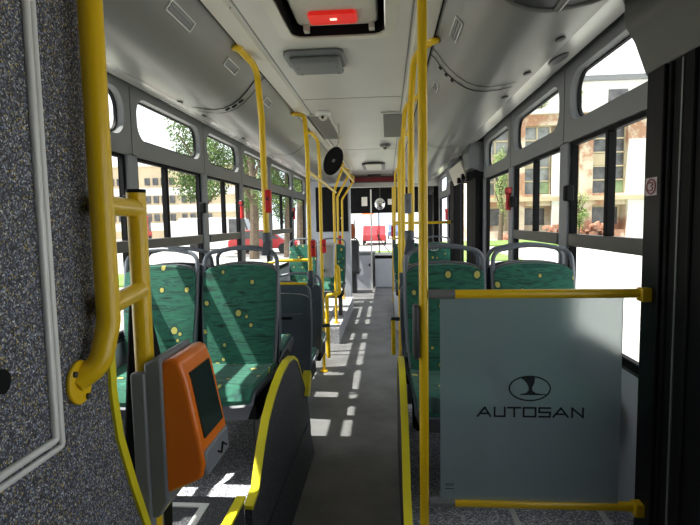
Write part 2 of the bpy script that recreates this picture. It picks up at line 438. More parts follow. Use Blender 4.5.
# plain side cladding behind the tower / door and up front, roof edges, rear and front
structure(MB().box(OLX-.02, OLX, Y0, Y1, -.3, 0.9).box(OLX-.02, OLX, 9.0, Y1, -.3, 1.0).box(OLX-.02, OLX, Y0, Y1, 2.22, 2.4)
          .box(OLX-.02, OLX, Y0, -.4, .9, 2.3).box(OLX-.02, OLX, 9.0, 9.2, .9, 2.3).build('wall_outer_left', 'white_render'))
structure(MB().box(ORX, ORX+.02, 1.65, 4.9, -.3, .9).box(ORX, ORX+.02, 6.6, 9.2, -.3, .9).box(ORX, ORX+.02, Y0, Y1, 2.22, 2.4)
          .box(ORX, ORX+.02, 4.8, 6.6, 2.02, 2.4).box(ORX, ORX+.02, Y0, -.2, -.3, 2.3).box(ORX, ORX+.02, 9.0, 9.2, .9, 2.3).build('wall_outer_right', 'white_render'))
structure(MB().box(OLX-.02, ORX+.02, Y0-.05, Y0, -.3, 2.4).build('wall_rear', 'wall_grey'))

# ---------------- windows
WN = [0]
def window(xi, sx, ya, yb, oa, ob, slider=True, mull=.5, latch_at=None, low=True):
    WN[0] += 1
    root = bpy.data.objects.new('window_%d' % WN[0], None); COL.objects.link(root)
    xo = xi+sx*DEP; root.location = (xo, (ya+yb)/2, .9); root['kind'] = 'structure'
    a, b = min(xo-sx*.030, xo), max(xo-sx*.030, xo)
    # oval light: black rubber seal and pane
    o = rrect(oa+.010, ob-.010, 1.990, 2.214, .091); i_ = rrect(oa+.020, ob-.020, 1.997, 2.207, .084); n = len(o)
    x1, x2 = xo-sx*.012, xo+sx*.004
    vs = [(x1,u,v) for u,v in o] + [(x1,u,v) for u,v in i_] + [(x2,u,v) for u,v in i_] + [(x2,u,v) for u,v in o]
    fs = []
    for k in range(n):
        q = (k+1)%n; fs += [(k,q,n+q,n+k),(n+k,n+q,2*n+q,2*n+k),(2*n+k,2*n+q,3*n+q,3*n+k),(3*n+k,3*n+q,q,k)]
    MB().add(vs, fs).build('oval_seal', 'black_rubber', root)
    pn = rrect(oa+.020, ob-.020, 2.0, 2.205, .085)
    MB().add([(xo-sx*.002,u,v) for u,v in pn], [list(range(n))]).build('oval_pane', 'window_glass', root, fixn=False)
    t = .024
    fr = MB()
    fr.box(a,b, ya,ya+t, .90,1.90).box(a,b, yb-t,yb, .90,1.90).box(a,b, ya+t,yb-t, 1.865,1.90).box(a,b, ya+t,yb-t, .90,.935)
    fr.build('window_frame', 'black_rubber', root, .004)
    MB().add([(xo,ya+t,.935),(xo,yb-t,.935),(xo,yb-t,1.865),(xo,ya+t,1.865)], [(0,1,2,3)]).build('pane', 'window_glass', root, fixn=False)
    if slider:
        MB().box(a-.014 if sx>0 else a, b if sx>0 else b+.014, ya+t,yb-t, 1.355,1.418).build('slider_rail', 'rail_grey', root, .006)
        ym = ya+(yb-ya)*mull
        MB().box(a-.006 if sx>0 else a, b if sx>0 else b+.006, ym-.016,ym+.016, 1.418,1.865).build('mullion', 'black_rubber', root, .004)
        if latch_at is not None:
            MB().box(a-.040 if sx>0 else b-.004, a+.004 if sx>0 else b+.040, latch_at-.024, latch_at+.020, 1.585,1.665).build('latch', 'black_rubber', root, .008)
    MB().box(min(xi+sx*.03,xo), max(xi+sx*.03,xo), ya-.02, yb+.02, .875, .90).build('window_sill', 'dark_grey', root, .005)
    return root
for k, (a, b) in enumerate(zip(LP+[9.0], (LP+[9.0])[1:])):
    window(XL, -1, a+.055, b-.055, a+.068, b-.068, slider=k in (0,1,2,3,4,6), mull=.40 if k == 3 else .5, latch_at=b-.075)
for a, b in zip(RP, RP[1:]):
    window(XR, 1, a+.06, b-.06, a+.078, b-.078, slider=b < 4.5, mull=.55 if a < 2 else .5, latch_at=b-.09)
window(XR, 1, 6.72, 7.64, 6.75, 7.6, slider=False); window(XR, 1, 7.76, 8.84, 7.8, 8.9, slider=False)

# ---------------- rear door beside the viewer
d1 = bpy.data.objects.new('door_1', None); COL.objects.link(d1); d1.location = (.93, 1.1, .0); d1['kind'] = 'structure'
MB().box(.895,.96, 1.69,1.80, .31,1.99).build('door_post', 'black_gloss', d1, .006)
lf = MB().box(.905,.955, 1.33,1.688, .31,1.99)
for y in (1.66, 1.54, 1.43): lf.cyl((.905,y,.33), (.905,y,1.985), .009, 10)
lf.build('door_leaf', 'black_rubber', d1, .004)
MB().box(.901,.909, 1.60,1.608, .33,1.98).build('seal_strip', 'mid_grey', d1)
MB().box(.905,.945, -.2,-.14, 0,2.0).box(.905,.945,1.27,1.33,0,2.0).box(.905,.945,.53,.60,0,2.0).box(.905,.945,-.14,1.27,0,.12).box(.905,.945,-.14,1.27,1.9,2.0).build('leaf_frame', 'black_rubber', d1)
MB().add([(.925,-.14,.12),(.925,1.27,.12),(.925,1.27,1.9),(.925,-.14,1.9)], [(0,1,2,3)]).build('pane', 'window_glass', d1, fixn=False)
structure(MB().box(.96,1.03, 1.33,1.62, -.3,2.3).build('trim_door_jamb', 'black_rubber'))
hp = [(.82,2.345),(.828,2.155),(.845,2.128),(.862,2.10),(.905,1.985),(.935,1.975),(.96,1.98),(.96,2.345)]
hd = structure(MB().prism(hp, 'y', -.2, 1.83).build('trim_door_header', 'charcoal_cover', bevel=.008))
hg = MB()
for z in (2.215, 2.27): hg.box(.815,.83, .3,1.72, z,z+.012)
hg.build('header_groove', 'black_rubber', hd)
# sticker on the door post
stk = empty('sticker', (.894, 1.745, 1.565), 'small square white sticker with a red ring on the dark door post', 'sticker')
MB().box(.893,.8955, 1.712,1.782, 1.570,1.630).build('sheet', 'sticker_white', stk)
r_ = MB(); c = Vector((.892, 1.745, 1.60))
r_.tube([c+Vector((0, .027*math.cos(t), .024*math.sin(t))) for t in [2*PI*k/24 for k in range(25)]], .0028, 6)
r_.tube([c+Vector((0,-u,v)) for u,v in ((-.014,.013),(.004,.014),(.012,.008),(.0,.001),(.012,-.006),(.004,-.013),(-.014,-.012))], .0028, 6)
r_.build('ring_print', 'sticker_red', stk)

# ---------------- middle door (right): folded black leaves, jambs, two header flaps
d2 = bpy.data.objects.new('door_2', None); COL.objects.link(d2); d2.location = (.9, 5.6, 0); d2['kind'] = 'structure'
MB().box(.86,1.0, 5.02,5.42, .05,2.0).build('door_leaf', 'black_rubber', d2, .01)
MB().box(.82,.91, 6.14,6.50, .05,2.0).build('door_leaf', 'black_rubber', d2, .01)
MB().box(.86,1.0, 4.88,5.02, 0,2.05).box(.86,1.0,6.50,6.62,0,2.05).build('door_jamb', 'black_rubber', d2, .006)
for y0_, y1_, t in ((4.86,5.16,'mid_grey'), (6.1,6.62,'mid_grey')):
    f = MB().prism([(.80,2.19),(.775,2.15),(.80,2.0),(.95,1.95),(.95,2.25),(.80,2.25)], 'y', y0_, y1_)
    fo = f.build('door_header', t, d2, .012)
MB().obox((.80,5.64,2.01), (0,.47,0), (.035,0,-.095), (.012,0,.0045)).build('door_flap', 'ceiling_beige', d2, .006)
mech = MB()
for k in range(7):
    y = 4.95+.1*k; mech.obox((.83+.02*(k%3), y, 1.93+.015*(k%2)), (.05,0,0), (0,.035,0), (0,0,.03))
mech.tube([(.82,4.9,1.93),(.83,5.7,1.94)], .014, 8); mech.build('door_mechanism', 'black_gloss', d2)

# ---------------- fairing panels with yellow edge beside the podiums
arch = [(1.755,.41),(1.855,.43),(1.91,.50),(1.96,.56),(2.05,.64),(2.15,.69),(2.24,.722),(2.36,.752),(2.50,.765),(2.64,.75),(2.75,.70),(2.85,.60),(2.95,.50),(3.05,.39),(3.13,.26),(3.17,.13),(3.17,0),(1.755,0)]
def fairing(x0, x1, label, arch=arch):
    top = arch[:-2]
    e = empty('fairing_panel', ((x0+x1)/2, 2.45, 0), label, 'panel')
    MB().prism(arch, 'x', x0, x1).build('panel', 'dark_speckled_vinyl', e)
    t = MB(); pts = top[:-2]
    vs = []; w = .013
    for y, z in pts: vs += [(x0-.004,y,z-.004),(x1+.004,y,z-.004),(x1+.004,y,z+w),(x0-.004,y,z+w)]
    fs = []
    for i in range(len(pts)-1):
        for k in range(4): fs.append((4*i+k,4*i+(k+1)%4,4*i+4+(k+1)%4,4*i+4+k))
    fs += [(0,1,2,3), tuple(4*len(pts)-4+k for k in range(4))]
    t.add(vs, fs).build('edge_trim', 'yellow_trim', e)
    return e
fl = fairing(-.556, -.528, 'dark grey arched side panel with yellow edge left of the aisle')
MB().prism([(-.53,.0),(-.53,.20),(-.522,.205),(-.492,.03),(-.488,0)], 'y', 1.75, 3.06).build('kick_ledge', 'dark_speckled_vinyl', fl)
MB().prism([(2.95,.42),(3.09,.54),(3.12,.50),(3.04,.385)], 'x', -.553,-.505).build('corner_guard', 'yellow_trim', fl)
fairing(.054, .078, 'dark arched side panel with yellow edge right of the aisle', [(1.42,.33),(1.70,.35)]+arch[1:-1]+[(1.42,0)])

# ---------------- seats
def make_seat():
    root = empty('passenger_seat', (0,0,0), 'seat', 'seat')
    W = .203
    def yb(z): return .012 + .085*max(0,(z-.38)/.62)**1.4          # recline of the back, seat facing -y
    def hw(z): return W*(.90+.10*min(1, max(0, (z-.40)/.35)))
    def zt(u): return .985-.020*u*u-.022*u**8
    def grid(off, inset, zb, top, curl):
        def f(a, b):
            u = 2*a-1; ztop = zt(u)+top; z = zb+(ztop-zb)*b
            e = max(abs(u)**4, 0)
            return ((hw(z)-inset)*u, yb(z)+off-curl*e, z)
        return f
    MB().slab(grid(.0,.008,.40,.002,.022), grid(.040,.006,.36,.002,.012), 14, 14).build('back_shell', 'seat_plastic', root)
    MB().slab(grid(-.036,.014,.445,-.006,-.008), grid(-.004,.014,.440,-.002,.018), 14, 14).build('backrest_cushion', 'seat_fabric', root)
    # tubular rim with the grab opening over the cushion
    def rp(x, z): return (x, yb(z)-.012, z)
    pts = [rp(-W+.030,.47), rp(-W+.018,.62), rp(-W+.011,.80), rp(-W+.011,.97)]
    for k in range(1, 6):
        t = PI/2*k/5; pts.append(rp(-W+.066-.055*math.cos(t), .985+.065*math.sin(t)))
    pts += [rp(-.07,1.064), rp(.0,1.068)]
    full = pts + [(-p[0],p[1],p[2]) for p in reversed(pts[:-1])]
    MB().tube(full, .0112, 10).build('grab_rim', 'rim_grey', root)
    # moulded relief on the rear of the shell
    MB().slab(lambda a,b: ((2*a-1)*.135, yb(.47+.36*b)+.046, .47+.36*b), lambda a,b: ((2*a-1)*.15, yb(.46+.38*b)+.036, .46+.38*b), 6, 8).build('rear_relief', 'seat_plastic', root)
    MB().box(-.06,.06, yb(.80)+.030, yb(.80)+.052, .79,.81).build('hand_slot', 'black_rubber', root)
    def pan(z0, ins, front):
        def f(a, b):
            u = 2*a-1; y = .03-.45*b*front
            drop = .055*max(0, (b-.82)/.18)**2
            return ((W-.004-ins-.02*b)*u, y, z0+.018*abs(u)**4*(1 if ins < .01 else .3)-drop)
        return f
    MB().slab(pan(.432,.0,1), pan(.372,.03,.97), 12, 14).build('seat_pan', 'seat_plastic', root)
    MB().slab(pan(.462,.018,.985), pan(.425,.012,.98), 12, 14).build('seat_cushion', 'seat_fabric', root)
    MB().box(-.17,.17,-.30,.0,.27,.375).build('under_box', 'black_rubber', root, .015)
    MB().box(.10,.15,-.14,-.06,.0,.30).build('support_leg', 'dark_grey', root, .008)
    return root
proto = make_seat(); used = [False]
def seat(x, y, z, away, label, group, pale=False, wide=1.0):
    o = proto if not used[0] else copy_tree(proto)
    used[0] = True
    o.location = (x, y, z); o.rotation_euler = (0, 0, PI if away else 0); o.scale = (wide, 1, 1)
    o['label'] = label; o['group'] = group
    if pale:
        for ch in o.children:
            if ch.name.startswith('seat_pan'):
                ch.data = ch.data.copy(); ch.data.materials.clear(); ch.data.materials.append(MATS['seat_plastic_pale'])
    return o
GL, GR = 'green seats on the left of the aisle', 'green seats on the right of the aisle'
seat(-.790, 2.50, .30, False, 'green patterned seat facing the viewer, left of the aisle, yellow pole at its top corner', GL, wide=1.045)
seat(-1.215, 2.47, .30, False, 'green patterned seat next to the left windows, behind the short yellow post', GL, wide=1.03)
seat(.715, 2.40, .30, False, 'green patterned window seat right of the aisle, above the frosted screen rail', GR)
seat(.285, 2.40, .30, False, 'green patterned seat right of the aisle, behind the tall yellow screen pole', GR)
seat(-.80, 2.82, .30, True, 'aisle seat turned away, back to back with the nearest left aisle seat', GL, wide=.9)
seat(-1.19, 2.80, .30, True, 'window seat turned away, back to back with the nearest left window seat', GL)
seat(.715, 2.70, .30, True, 'window seat turned away, back to back with the nearest right window seat', GR)
seat(.285, 2.70, .30, True, 'aisle seat turned away, back to back with the nearest right aisle seat', GR)
seat(-.765, 3.62, 0, True, 'dark seat back with yellow grab strip, turned away, left of aisle', GL, True)
seat(-.765, 4.22, 0, True, 'low dark seat turned away, just in front of the waste bin', GL, True)
seat(.290, 3.62, 0, True, 'dark seat turned away beside the aisle, right side, just past the first green pair', GR)
seat(-.785, 6.85, .2, False, 'far green aisle seat facing back, left side, behind the waste bin', GL)
seat(-1.20, 6.85, .2, False, 'far green window seat facing back, left side, beside the dark board', GL)
sA = seat(.285, 7.0, .2, False, 'far green aisle seat facing back, right side, before the windscreen', GR)
sB = seat(.70, 7.0, .2, False, 'far green window seat with white oval emblem on its headrest, right side', GR)
em = MB(); em.tube([(.70+.055*math.cos(2*PI*k/24)-.04, 6.985, 1.10+.028*math.sin(2*PI*k/24)) for k in range(25)], .006, 6)
em.box(.652,.668,6.978,6.992,1.085,1.115)
for v in range(1): pass
emo = em.build('headrest_emblem', 'white_plastic', sB)

# ---------------- poles
RAD = .0165
def pole(name, path, label, group, feet=(), clamp=None, fl_top=True):
    p0 = path[-1]
    root = empty(name, p0, label, 'pole', group)
    MB().tube(fillet(path, .09, 8), RAD, 14).build('pole_tube', 'yellow_paint', root)
    if clamp:
        x, y, z = clamp
        c = MB(); c.tube([(x,y,z+.065),(x,y,z+.04),(x,y,z)], [.024,.026,.020], 14); c.obox((x,y+.004,z-.02), (.022,0,0), (0,.024,0), (.006,0,.038))
        c.build('clamp', 'seat_plastic', root, .004)
    if fl_top:
        q = Vector(path[0]); MB().blob((q.x,q.y,q.z-.004), .03,.03,.016).build('ceiling_socket', 'yellow_paint', root)
    for f in feet: MB().cyl((f[0],f[1],f[2]), (f[0],f[1],f[2]+.012), .04, 20).build('foot_flange', 'yellow_paint', root)
    return root
PG = 'yellow grab poles along the aisle'
XA, XB = XM-.465, XM+.465
pole('grab_pole', [(XA-.004,2.37,2.340),(-.664,2.565,2.305),(-.650,2.585,2.05),(-.645,2.590,1.44)], 'yellow pole bent at the ceiling, clamped to the nearest left aisle seat', PG, clamp=(-.645,2.592,1.385))
pole('grab_pole', [(XA-.004,3.82,2.340),(-.595,3.64,2.28),(-.575,3.60,2.02),(-.568,3.57,1.14)], 'yellow pole on the left with a red button, clamped to the second seat back', PG, clamp=(-.568,3.57,1.08))
pole('grab_pole', [(XA-.004,4.60,2.340),(-.655,4.77,2.29),(-.648,4.80,2.05),(-.648,4.80,0)], 'yellow pole standing on the floor before the waste bin', PG, feet=[(-.648,4.80,0)])
for y, x, zb, lab in ((6.2,-.665,.2,'first cranked yellow pole before the black board, left side'),(7.2,-.72,.2,'second cranked yellow pole before the black board, left side'),(8.2,-.745,.2,'third cranked yellow pole, the one nearest the black board')):
    pole('cranked_pole', [(XA+.02,y+.45,2.345),(-.56,y+.25,2.26),(-.555,y,2.16),(x,y,1.87),(x,y,zb)], lab, 'cranked poles before the black board', feet=[(x,y,zb)])
r = empty('handrail', (-.57,5.0,1.87), 'straight yellow overhead handrail linking the left poles', 'handrail')
MB().tube([(-.572,3.61,1.87),(-.60,4.8,1.87),(-.64,6.18,1.87)], .014, 12).build('rail_tube', 'yellow_paint', r)
MB().tube([(-.552,6.0,2.17),(-.552,8.3,2.17)], .015, 12).build('rail_tube', 'yellow_paint', r)
pole('grab_pole', [(XB,2.39,2.340),(.140,2.49,2.305),(.124,2.51,2.05),(.122,2.515,1.44)], 'yellow pole bent at the ceiling, clamped to the nearest right aisle seat', PG, clamp=(.112,2.515,1.385))
pole('grab_pole', [(XB,3.40,2.340),(.135,3.53,2.30),(.118,3.56,2.05),(.115,3.56,1.12)], 'second yellow pole bent at the ceiling on the right of the aisle', PG, clamp=(.108,3.56,1.06))
pole('grab_pole', [(XB,4.75,2.340),(.137,4.89,2.30),(.123,4.92,2.05),(.122,4.92,0)], 'third yellow pole on the right, standing at the middle door', PG, feet=[(.122,4.92,0)])
pole('grab_pole', [(XB,6.6,2.345),(XB-.03,6.65,2.28),(.12,6.80,2.17),(.10,6.82,1.24)], 'fourth yellow pole on the right, rising from the far seat', PG, clamp=(.095,6.85,1.19))
pole('grab_pole', [(XB,8.9,2.345),(XB-.03,8.95,2.28),(.11,9.05,2.17),(.10,9.05,0)], 'farthest yellow pole on the right, beside the windscreen', PG, feet=[(.10,9.05,0)])
sp_ = pole('screen_pole', [(.127,1.75,2.345),(.127,1.75,.30)], 'tall straight yellow pole carrying the frosted screen', None, feet=[(.127,1.75,.30)])
MB().box(.088,.112,1.72,1.78,1.005,1.20).build('hinge_cover', 'dark_grey', sp_, .01)

# ---------------- frosted screen with the maker's mark
sc = empty('partition_screen', (.5,1.75,.30), 'frosted glass screen with black AUTOSAN lettering between two yellow rails', 'screen')
for z, nm in ((1.236,'top_rail'),(.463,'bottom_rail')):
    rl = MB().cyl((.235,1.75,z),(.880,1.75,z), .0165, 16).build(nm, 'yellow_paint', sc)
    MB().cyl((.145,1.75,z),(.237,1.75,z), .0172, 16).build('sleeve', 'mid_grey', rl)
    MB().obox((.882,1.745,z-.004), (.018,0,0), (0,.022,0), (0,0,.024)).build('wall_bracket', 'yellow_paint', rl, .005)
MB().box(.185,.812,1.742,1.750,.472,1.222).build('glass_panel', 'frosted_glass', sc)
yq = 1.7402
lg = MB()
def stroke(pts, w=.0062, closed=False):
    P = [Vector((p[0], 0, p[1])) for p in pts]; n = len(P)
    for i in range(n if closed else n-1):
        a, b = P[i], P[(i+1)%n]; d = (b-a).normalized(); q = Vector((-d.z,0,d.x))*w/2; e = d*w/2
        lg.add([Vector((0,yq,0))+k for k in (a-e-q, b+e-q, b+e+q, a-e+q)], [(0,1,2,3)])
        lg.add([Vector((0,yq+.001,0))+k for k in (a-e-q, b+e-q, b+e+q, a-e+q)], [(3,2,1,0)])
x0 = .316; zb, zt_ = .795, .827; zm = (zb+zt_)/2
sx_ = .3695/515
def L(a): return x0+(a-95)*sx_
stroke([(L(97),zb),(L(132),zt_),(L(160),zb)]); stroke([(L(113),zb+.010),(L(148),zb+.010)])
stroke([(L(180),zt_),(L(180),zb),(L(230),zb),(L(230),zt_)])
stroke([(L(246),zt_),(L(306),zt_)]); stroke([(L(276),zt_),(L(276),zb)])
stroke([(L(322),zt_),(L(380),zt_),(L(380),zb),(L(322),zb)], closed=True)
stroke([(L(450),zt_),(L(398),zt_),(L(398),zm),(L(450),zm),(L(450),zb),(L(398),zb)])
stroke([(L(466),zb),(L(502),zt_),(L(536),zb)]); stroke([(L(482),zb+.010),(L(520),zb+.010)])
stroke([(L(556),zb),(L(556),zt_),(L(608),zb),(L(608),zt_)])
ex, ez = L(350), .898
lgt = lg; lg = MB()
stroke([(ex+.071*math.cos(2*PI*k/40), ez+.044*math.sin(2*PI*k/40)) for k in range(40)], .0045, True)
emb = [(-.032,.038),(-.010,.043),(.018,.042),(.016,.020),(.008,.002),(.010,-.008),(.020,-.016),(.040,-.020),(.066,-.021),(.062,-.024),(-.032,-.024),(-.034,-.021),(-.012,-.016),(-.004,-.006),(-.004,.004),(-.010,.018),(-.020,.030)]
lg.add([(ex+u, yq, ez+v) for u, v in emb], [list(range(len(emb)))])
lg.build('emblem', 'print_black', sc, fixn=False); lg = lgt
lgt = lg; lg = MB()
for k in range(5): stroke([(.203+k*.0062,.530),(.206+k*.0062,.540)], .002)   # tiny illegible maker's line
stroke([(.202,.520),(.232,.520)], .002)
lg.build('maker_mark', 'print_black', sc, fixn=False); lg = lgt
lg.build('lettering', 'print_black', sc, fixn=False)

# ---------------- engine tower at the left with hatch frame, big handrail, validator
tw = empty('engine_tower', (-.95,.0,.46), 'tall speckled vinyl panelled tower in the left foreground', 'panel')
prof = [(Y0+.01,.46),(1.02,.46),(.97,.72),(.925,.87),(.875,1.0),(.838,1.11),(.825,1.20),(.822,2.345),(Y0+.01,2.345)]
MB().prism(prof, 'x', -1.39, -.50).build('tower_body', 'speckled_vinyl', tw)
tr = MB(); pr_ = prof[1:7]+[(.824,1.36)]
vs = []
for y, z in pr_: vs += [(-.515,y-.006,z),(-.494,y-.006,z),(-.494,y+.012,z+.002),(-.515,y+.012,z+.002)]
fs = [(4*i+k,4*i+(k+1)%4,4*i+4+(k+1)%4,4*i+4+k) for i in range(len(pr_)-1) for k in range(4)]+[(0,1,2,3),tuple(4*len(pr_)-4+k for k in range(4))]
tr.add(vs, fs).build('edge_trim', 'yellow_trim', tw)
fr = MB()
for y, r in ((.672,.0058), (.685,.0048)):
    zc = 1.183 if y < .68 else 1.168
    fr.tube(fillet([(-.497,y,2.30),(-.497,y,zc),(-.497,-.5,zc)], .006, 2), r, 10)
fr.build('hatch_frame', 'aluminium', tw)
MB().disc((-.4995,.580,1.303), (0,.012,0), (0,0,.016), (.006,0,0)).build('hatch_lock', 'black_rubber', tw)
MB().disc((-.4995,.608,1.745), (0,.009,0), (0,0,.020), (.006,0,0)).build('hatch_lock', 'black_rubber', tw)
hr = empty('handrail', (-.5,.742,1.25), 'big yellow handrail bolted to the speckled tower, with a short yellow post', 'handrail')
HX, HY, HR = -.466, .776, .0188
MB().tube(fillet([(-.502,.735,1.252),(HX-.008,.757,1.272),(HX,HY,1.34),(HX,HY,1.88),(-.498,.755,2.02)], .06, 10), HR, 20).build('rail_tube', 'yellow_paint', hr)
fg = MB().disc((-.4998,.735,1.250), (0,.030,.0), (0,0,.036), (.007,0,0)).build('flange', 'yellow_paint', hr, .002)
bl = MB()
for dy, dz in ((-.017,.018),(.012,-.027)): bl.disc((-.493,.735+dy,1.25+dz), (0,.004,0), (0,0,.005), (.004,0,0), 10)
bl.build('bolt', 'dark_grey', fg)
PX, PY = -.517, .985
MB().cyl((PX,PY,.46),(PX,PY,1.567), .0195, 20).build('short_post', 'yellow_paint', hr)
MB().cyl((PX,PY,1.567),(PX,PY,1.574), .020, 20).build('end_cap', 'black_rubber', hr)
for z in (1.535, 1.366): MB().cyl((HX,HY,z),(PX,PY,z), .0175, 16).build('tie', 'yellow_paint', hr)

va = empty('ticket_validator', (-.46,1.05,.88), 'orange ticket validator with dark screen on the short yellow post', 'validator')
def vpr(y):  # side outline (x,z) of the orange housing; leans in towards the top
    return [(-.475,1.205),(-.448,1.215),(-.432,1.208),(-.418,1.165),(-.392,1.02),(-.388,.985),(-.394,.955),(-.475,.918)]
MB().prism(vpr(0), 'y', .962, 1.118).build('housing', 'validator_orange', va, .012, 3)
bk = MB().prism([(-.508,1.203),(-.475,1.220),(-.468,1.205),(-.468,.905),(-.490,.868),(-.508,.868)], 'y', .958, 1.122).build('back_shell', 'validator_grey', va, .006)
MB().box(-.533,-.503, .950,1.01, .80,1.185).build('mounting_bracket', 'validator_grey', va, .004)
def face(z):  # x of the front face at height z
    return -.418+.026*(1.165-z)/.145 if z < 1.165 else -.432+.014*(1.208-z)/.043
def facequad(y0, y1, z0, z1, off):
    return [(face(z0)+off,y0,z0),(face(z0)+off,y1,z0),(face(z1)+off,y1,z1),(face(z1)+off,y0,z1)]
q0 = facequad(.984,1.096,1.035,1.178,.0035); q1 = facequad(.984,1.096,1.035,1.178,-.01)
MB().add(q0+q1, [(0,1,2,3),(7,6,5,4),(0,4,5,1),(1,5,6,2),(2,6,7,3),(3,7,4,0)]).build('display', 'screen_dark', va)
q0 = [(-.383,.970,.955),(-.383,1.112,.955),(-.3855,1.112,1.012),(-.3855,.970,1.012)]; q1 = [(x-.05,y,z) for x,y,z in q0]
MB().add(q0+q1, [(0,1,2,3),(7,6,5,4),(0,4,5,1),(1,5,6,2),(2,6,7,3),(3,7,4,0)]).build('card_reader', 'validator_grey', va, .006)

w_ = MB(); w_.tube([(-.381,1.03,.985),(-.381,1.05,.972),(-.381,1.06,.992),(-.381,1.085,.975)], .0022, 6); w_.build('reader_symbol', 'black_rubber', va)

va.location.z += .010
# dark moulded cover between tower and seats, below the short post
MB().prism([(-.62,.46),(-.585,.46),(-.565,.90),(-.562,1.06),(-.592,1.22),(-.612,1.32),(-.63,1.33),(-.66,1.0),(-.67,.46)], 'y', 1.135, 1.20)\
    .build('side_cover', 'black_rubber', bevel=.008)
tag(bpy.data.objects['side_cover'], 'black curved plastic cover between the speckled tower and the orange validator', 'cover')

# ---------------- devices on the poles, bin, hammers
def device(name, loc, sx, sy, sz, m, label, group, cat, btn=None):
    o = empty(name, loc, label, cat, group)
    x, y, z = loc
    MB().box(x-sx/2,x+sx/2,y-sy,y,z,z+sz).build('casing', m, o, .006)
    if btn: MB().disc((x,y-sy,z+sz*.6), (sx*.3,0,0), (0,0,sx*.3), (0,-.006,0), 16).build('button', btn, o)
    return o
BG = 'red stop button boxes on the left poles'
device('stop_button', (-.622,2.578,1.555), .032,.035,.12, 'red_plastic', 'red stop button box on the nearest left ceiling pole', BG, 'button', 'dark_red')
device('stop_button', (-.538,3.56,1.25), .035,.035,.12, 'red_plastic', 'red stop button box on the pole clamped to the second seat', BG, 'button', 'dark_red')
device('stop_button', (-.618,4.79,1.20), .04,.035,.13, 'red_plastic', 'red stop button box on the pole in front of the bin', BG, 'button', 'dark_red')
device('stop_button', (-.69,7.19,1.14), .04,.035,.16, 'red_plastic', 'red stop button box on a cranked pole above the far left seat', BG, 'button', 'dark_red')
device('stop_button', (.105,2.488,1.535), .034,.03,.10, 'validator_grey', 'grey stop button box on the pole right of the aisle', 'grey boxes on right poles', 'button', 'mid_grey')
device('stop_button', (.07,6.8,1.28), .03,.03,.15, 'red_plastic', 'small red box on the far right pole near the windscreen', 'red boxes on right poles', 'button', 'dark_red')
bn = empty('waste_bin', (-.59,4.95,.94), 'pale grey plastic waste bin fixed behind a yellow pole', 'bin')
def binp(o): return [(-.70+o,4.86+o),(-.53-o,4.86+o),(-.53-o,5.02-o),(-.70+o,5.02-o)]
vs = [(x,y,1.275) for x,y in binp(0)] + [(x,y,.94) for x,y in binp(.018)]
MB().add(vs, [(0,1,2,3),(7,6,5,4),(0,4,5,1),(1,5,6,2),(2,6,7,3),(3,7,4,0)]).build('bin_body', 'bin_white', bn, .012)
MB().box(-.705,-.525,4.855,5.025,1.262,1.282).build('bin_rim', 'white_plastic', bn, .006)
MB().box(-.665,-.63,4.80,4.865,1.0,1.03).build('pole_bracket', 'dark_grey', bn)
HG = 'red emergency hammers on the window posts'
def hammer(x, y, z, sx, label):
    o = empty('emergency_hammer', (x,y,z), label, 'hammer', HG)
    MB().box(x-.02,x+.02,y-.03,y+.03,z+.12,z+.17).build('holder', 'dark_grey' if sx < 0 else 'red_plastic', o, .006)
    h_ = MB().tube([(x,y,z),(x,y,z+.13)], [.019,.016], 12); h_.cyl((x,y-.045,z+.145),(x,y+.045,z+.145), .016, 12)
    h_.build('hammer', 'red_plastic', o)
hammer(-1.382, 4.62, 1.55, -1, 'red emergency hammer on the left window post beside the nearest pole')
hammer(-1.382, 7.27, 1.55, -1, 'red emergency hammer on a far left window post')
hammer(.912, 3.80, 1.565, 1, 'red emergency hammer on the right window post past the seats')
hammer(.912, 7.66, 1.50, 1, 'red emergency hammer beyond the middle door on the right')

# wheelchair-bay rails, grab strip and hinged armrests
br = empty('bay_rail', (-.9,5.3,0), 'low yellow tube rail around the bay below the waste bin', 'handrail')
MB().tube(fillet([(-1.38,5.3,.98),(-1.30,5.3,1.06),(-1.18,5.3,1.085),(-.82,5.3,1.09)], .05), .017, 12).build('upper_bar', 'yellow_paint', br)
MB().tube(fillet([(-.66,5.55,1.0),(-.565,5.55,1.0),(-.55,5.55,.68),(-.70,5.55,.66),(-.70,5.55,0)], .04), .022, 12).build('bay_loop', 'yellow_paint', br)
MB().box(-.95,-.585,3.492,3.512,1.050,1.066).build('grab_strip', 'yellow_paint', bevel=.004)
tag(bpy.data.objects['grab_strip'], 'yellow grab strip along the top of the dark seat back', 'grab strip')
def armrest(x, y, z, label, q):
    o = empty('folding_armrest', (x,y,z), label, 'armrest', 'folding armrests beside the aisle')
    MB().box(min(x-q*.018,x+q*.05),max(x-q*.018,x+q*.05),y-.014,y+.014,z+.265,z+.295).build('hinge', 'dark_grey', o, .006)
    MB().tube([(x,y,z+.27),(x,y,z)], .017, 12).build('arm_bar', 'yellow_paint', o)
armrest(-.515, 4.12, .335, 'yellow folded armrest hanging beside the left low seat', -1)
armrest(.040, 3.78, .46, 'yellow folded armrest hanging beside the right dark seat', 1)

